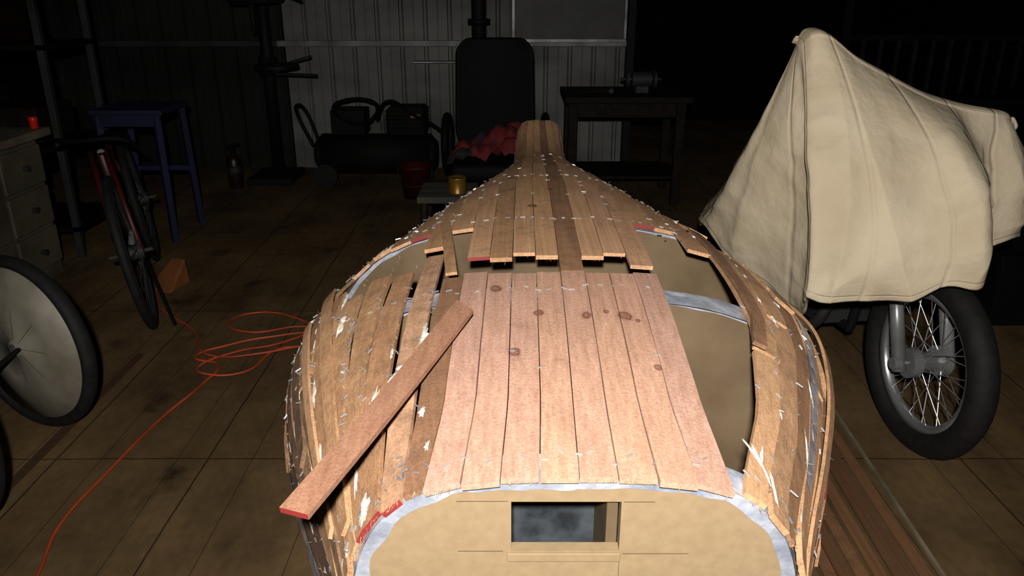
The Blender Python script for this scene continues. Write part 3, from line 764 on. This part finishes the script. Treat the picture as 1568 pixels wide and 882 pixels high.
cyls('tank',[((-1.45,6.1,.22),(-.62,6.1,.22),.15),((-1.50,6.1,.22),(-1.45,6.1,.22),.09,.15),((-.62,6.1,.22),(-.57,6.1,.22),.15,.09)],M_green,ac,32,True)
boxes('motor_and_pump',[(-1.35,-1.1,5.98,6.22,.38,.56),(-.92,-.66,5.98,6.22,.38,.58)]+[(-.94,-.64,5.96,6.24,.40+.03*i,.41+.03*i) for i in range(6)],M_green,ac,.01)
box('yellow_label',-.75,-.68,5.955,5.96,.51,.535,M_gold,ac,.001)
cyls('wheels',[((-1.4,5.88,.09),(-1.4,5.93,.09),.09),((-.68,5.88,.09),(-.68,5.93,.09),.09)],M_rub,ac,28)
tube('hose_loops',[(-1.15+.16*math.cos(a)*(1+.1*math.sin(3*a)),5.95+.03*math.sin(2*a),.56+.09*math.sin(a)) for a in np.linspace(0,4*math.pi,20)],.012,M_black,ac)
tube('hose_tail',[(-1.0,5.95,.5),(-.9,5.9,.64),(-.75,5.93,.55),(-.5,5.9,.4),(-.42,5.88,.2),(-.5,5.8,.02)],.012,M_black,ac)
tube('handle',[(-1.5,6.0,.3),(-1.6,6.0,.55),(-1.62,6.1,.58),(-1.6,6.2,.55),(-1.5,6.2,.3)],.014,M_dark,ac)
bk=root('red_bucket',(-.69,5.6,0))
lathe('pail',[(0,.004),(.085,.004),(.09,0),(.115,.22),(.122,.222),(.122,.232),(.112,.232),(.086,.012),(0,.012)],(-.69,5.62,0),mat('red_plastic',(72,10,10),(50,7,7),.5),bk,40)
tube('bail_handle',[(-.812,5.62,.22),(-.80,5.56,.14),(-.69,5.50,.10),(-.58,5.56,.14),(-.568,5.62,.22)],.003,M_fsteel,bk)
fe=root('fire_extinguisher',(-2.08,5.9,0))
lathe('cylinder',[(0,0),(.05,0),(.055,.006),(.055,.2),(.045,.235),(.02,.25),(.018,.27),(0,.27)],(-2.08,5.9,0),mat('extinguisher_red',(36,8,8),(24,5,5),.4),fe,32)
lathe('grey_label',[(.0555,.10),(.0565,.10),(.0565,.17),(.0555,.17)],(-2.08,5.9,0),M_fsteel,fe,32)
cyls('valve',[((-2.08,5.9,.27),(-2.08,5.9,.30),.018),((-2.12,5.88,.31),(-2.03,5.92,.33),.008)],M_black,fe)
pp=root('steel_post',(-.22,6.3,0))
cyls('pipe',[((-.25,6.35,0),(-.25,6.35,2.6),.055),((-.25,6.35,1.15),(-.25,6.35,1.19),.085),((-.25,6.35,0),(-.25,6.35,.03),.12)],M_dark,pp,28,True)

ch=root('office_chair',(-.1,4.6,0))
def rbox(name,x0,x1,y0,y1,z0,z1,m,par,b):
    o=box(name,x0,x1,y0,y1,z0,z1,m,par,b); o.modifiers['b'].segments=6
    for p in o.data.polygons: p.use_smooth=True
    return o
rbox('seat_cushion',-.34,.16,4.25,4.74,.43,.53,M_black,ch,.04)
V=[];F=[];na,nb=14,20
for side_,yo in ((0,0.0),(1,.07)):
    for j in range(nb+1):
        z_=.55+.60*j/nb
        hw=.24-.015*(j/nb) - (.06*max(0,(j/nb-.85)/.15)**2) - .03*max(0,(.15-j/nb)/.15)**2
        for i in range(na+1):
            u=-1+2*i/na
            V.append((-.10+hw*u,4.80+yo-.04*u*u,z_))
m_=(na+1)*(nb+1)
for j in range(nb):
    for i in range(na):
        p=j*(na+1)+i;F.append((p,p+1,p+na+2,p+na+1));F.append((p+m_,p+na+1+m_,p+na+2+m_,p+1+m_))
for i in range(na): F.append((i,i+m_,i+1+m_,i+1)); q=nb*(na+1)+i;F.append((q,q+1,q+1+m_,q+m_))
for j in range(nb): q=j*(na+1);F.append((q,q+na+1,q+na+1+m_,q+m_));q+=na;F.append((q,q+m_,q+na+1+m_,q+na+1))
bo=obj('backrest',V,F,M_black,ch,True);bev(bo,.02,4)
cyls('back_spine',[((-.1,4.88,.4),(-.1,4.89,.9),.025),((-.1,4.5,.43),(-.1,4.5,.12),.03),((-.1,4.88,.4),(-.1,4.5,.41),.02)],M_black,ch)
for s,n_ in ((-.37,'l'),(.19,'r')):
    tube('armrest_'+n_,[(s,4.75,.5),(s,4.78,.66),(s,4.68,.72),(s,4.42,.71),(s,4.36,.62),(s,4.42,.48)],.02,M_black,ch)
cyls('star_base',[((-.1,4.5,.12),(-.1+.3*math.cos(a),4.5+.3*math.sin(a),.07),.022,.015) for a in [i*2*math.pi/5+.3 for i in range(5)]]+[((-.1+.3*math.cos(a)-.015,4.5+.3*math.sin(a),.03),(-.1+.3*math.cos(a)+.015,4.5+.3*math.sin(a),.03),.03) for a in [i*2*math.pi/5+.3 for i in range(5)]],M_black,ch)
V=[];F=[];nx,ny=40,30
for j in range(ny+1):
    for i in range(nx+1):
        u=i/nx;v_=j/ny
        x=-.35+.46*u;y=4.22+.35*v_
        z=.575+.07*noise.noise(Vector((u*6,v_*6,2)))+.03*noise.noise(Vector((u*14,v_*14,2)))+.13*math.exp(-((u-.75)**2+(v_-.5)**2)*7)
        if x<-.31: z-=(-.31-x)*3.0
        z=max(z,.54)
        V.append((x,y,z))
for j in range(ny):
    for i in range(nx): p=j*(nx+1)+i;F.append((p,p+1,p+nx+2,p+nx+1))
jm=mat('red_black_fabric',(92,8,16),(9,6,7),.85,scale=(7,7,7),lo=.46,hi=.56)
jk=obj('red_jacket',V,F,jm,None,True);sm=jk.modifiers.new('s','SOLIDIFY');sm.thickness=.008;sm.offset=1
st=root('wooden_stool',(-.28,3.6,0))
box('seat',-.42,-.16,3.42,3.70,.535,.565,mat('old_grey_wood',(66,59,46),(38,34,27),.8,scale=(4,30,4)),st,.004)
cyls('legs',[((x,y,.535),(x+dx,y+dy,0),.016) for x,dx in ((-.39,-.03),(-.19,.03)) for y,dy in ((3.45,-.03),(3.67,.03))],M_wooddk,st,12)
boxes('stretchers',[(-.40,-.18,3.44,3.455,.25,.28),(-.40,-.18,3.665,3.68,.25,.28)],M_wooddk,st,.002)
lathe('paint_tin',[(0,0),(.040,0),(.042,.003),(.040,.006),(.040,.066),(.042,.070),(.038,.072),(.036,.066),(0,.066)],(-.245,3.5,.566),M_gold,None,40)
wk=root('workbench',(.75,5.6,0))
box('top',.35,1.20,5.35,5.95,.70,.74,M_wooddk,wk,.005)
boxes('frame',[(.38,.44,5.38,5.44,0,.70),(1.10,1.16,5.38,5.44,0,.70),(.38,.44,5.86,5.92,0,.70),(1.10,1.16,5.86,5.92,0,.70),(.44,1.10,5.40,5.42,.60,.70),(.44,1.10,5.88,5.90,.60,.70),(.38,1.16,5.40,5.90,.18,.20)],M_wooddk,wk,.004)
boxes('drawer',[(.62,.92,5.385,5.40,.615,.69)],M_wooddk,wk,.004)
gr=root('bench_grinder',(.98,5.6,.74))
cyls('motor_body',[((.82,5.6,.83),(.95,5.6,.83),.05),((.78,5.6,.83),(.80,5.6,.83),.06),((.965,5.6,.83),(.985,5.6,.83),.06),((.74,5.6,.83),(1.02,5.6,.83),.01)],M_fsteel,gr,28)
box('foot',.84,.93,5.54,5.66,.741,.79,M_fsteel,gr,.006)
hs=root('claw_hammer',(.6,5.5,.75))
cyls('handle',[((.45,5.5,.755),(.68,5.55,.757),.012)],M_wooddk,hs)
cyls('head',[((.67,5.50,.762),(.69,5.60,.762),.016,.013)],M_fsteel,hs)
rr=root('tool_rack',(2.9,5.4,0))
boxes('frame',[(2.1,2.15,5.3,5.35,0,1.6),(3.75,3.80,5.3,5.35,0,1.6),(2.1,3.8,5.28,5.37,1.10,1.14),(2.1,3.8,5.28,5.37,.7,.74),(2.1,3.8,5.2,5.5,.25,.28)],M_black,rr,.003)
boxes('hanging_tools',[(2.2+.11*i,2.225+.11*i,5.22,5.26,.74+.1*R(0,1),1.12) for i in range(14)],M_wooddk,rr,.004)
cr=root('storage_crate',(2.35,3.5,0))
boxes('crate_body',[(2.15,2.62,3.3,3.32,0,.34),(2.15,2.62,3.68,3.70,0,.34),(2.15,2.17,3.32,3.68,0,.34),(2.60,2.62,3.32,3.68,0,.34),(2.17,2.60,3.32,3.68,0,.02),(2.13,2.64,3.28,3.30,.30,.34),(2.13,2.64,3.70,3.72,.30,.34)],M_black,cr,.004)

ex=root('orange_extension_cord',(-1.2,2.8,0))
z=.006
tube('cord',[(-1.22,1.55,z),(-1.239,1.68,z),(-1.287,1.868,z),(-1.275,2.16,z),(-1.242,2.486,z),(-1.192,2.73,z),(-1.187,2.9,z),(-1.305,2.97,z),(-1.208,3.085,z),(-1.05,3.17,z),(-.86,3.20,z),(-.80,3.1,z),(-.977,3.03,.014),(-1.067,2.83,z),(-1.2,2.80,.014),(-1.26,2.88,z),(-1.15,3.0,.014),(-1.0,3.1,z),(-.9,3.25,z),(-1.0,3.38,z),(-1.2,3.44,z),(-1.28,3.3,.014),(-1.15,3.2,.014),(-.95,3.28,z),(-.75,3.22,z)],.0045,M_orange,ex,res=10)
tube('cord_tail',[(-1.80,3.75,z),(-1.65,3.48,z),(-1.4,3.22,z),(-1.32,3.05,z),(-1.2,2.95,.016),(-1.05,2.97,.02),(-.9,3.05,.016)],.0045,M_orange,ex,res=10)

V=[];F=[];T_=[];A_=[]
for i in range(9):
    x0=.72+.040*i+R(-.003,.003);y0=1.0+R(-.1,.1);y1=2.45+R(-.25,.15);sk=R(-.01,.03)+.03*i/9
    z0=.0005+(.009 if i in(3,6) else 0);ti=R(0,1);ww=.034
    b=len(V)
    for y,dx in ((y0,0),(y1,sk)):
        for a,c in ((0,z0+.008),(ww,z0+.008),(ww,z0),(0,z0)): V.append((x0+dx+a,y,c))
    for q in ((0,1,5,4),(1,2,6,5),(2,3,7,6),(3,0,4,7),(0,3,2,1),(4,5,6,7)): F.append(tuple(b+k for k in q));T_.append(ti);A_.append(R(-.2,.2))
o=obj('stack_of_wood_strips',V,F,M_fstrip);set_attr(o,'tint',T_);set_attr(o,'aged',A_)
pv=[(1.09,1.0,0),(1.10,1.0,0),(1.175,2.64,0),(1.165,2.64,0)]
obj('pale_batten',pv+[(a,b,.008) for a,b,c in pv],[(0,3,2,1),(4,5,6,7),(0,1,5,4),(1,2,6,5),(2,3,7,6),(3,0,4,7)],mat('pale_batten_wood',(128,116,92),(94,84,66),.7))
pc=obj('floor_offcut_strip',*boxv(-1.56,-1.53,1.3,3.0,.0005,.008),M_fstrip);set_attr(pc,'tint',[.1]*6);set_attr(pc,'aged',[.6]*6)

# ------------------------------------------------------------------ camera + light
cam=bpy.data.cameras.new('camera');co=bpy.data.objects.new('camera',cam);S.collection.objects.link(co)
cam.sensor_width=36;cam.lens=28.03;cam.clip_start=.02
co.location=(0,0,1.45);co.rotation_euler=(math.radians(90-21),0,0);S.camera=co
fl=bpy.data.lights.new('camera_flash','SPOT');fo=bpy.data.objects.new('camera_flash',fl);S.collection.objects.link(fo)
fl.energy=262;fl.spot_size=math.radians(116);fl.spot_blend=.9;fl.shadow_soft_size=.025;fl.color=(1,.975,.945)
fo.location=(-.02,-.14,1.62);fo.rotation_euler=(math.radians(90-23),0,math.radians(-3))
w=bpy.data.worlds.new('night');S.world=w;w.use_nodes=True
w.node_tree.nodes['Background'].inputs[0].default_value=(.5,.55,.7,1);w.node_tree.nodes['Background'].inputs[1].default_value=.003
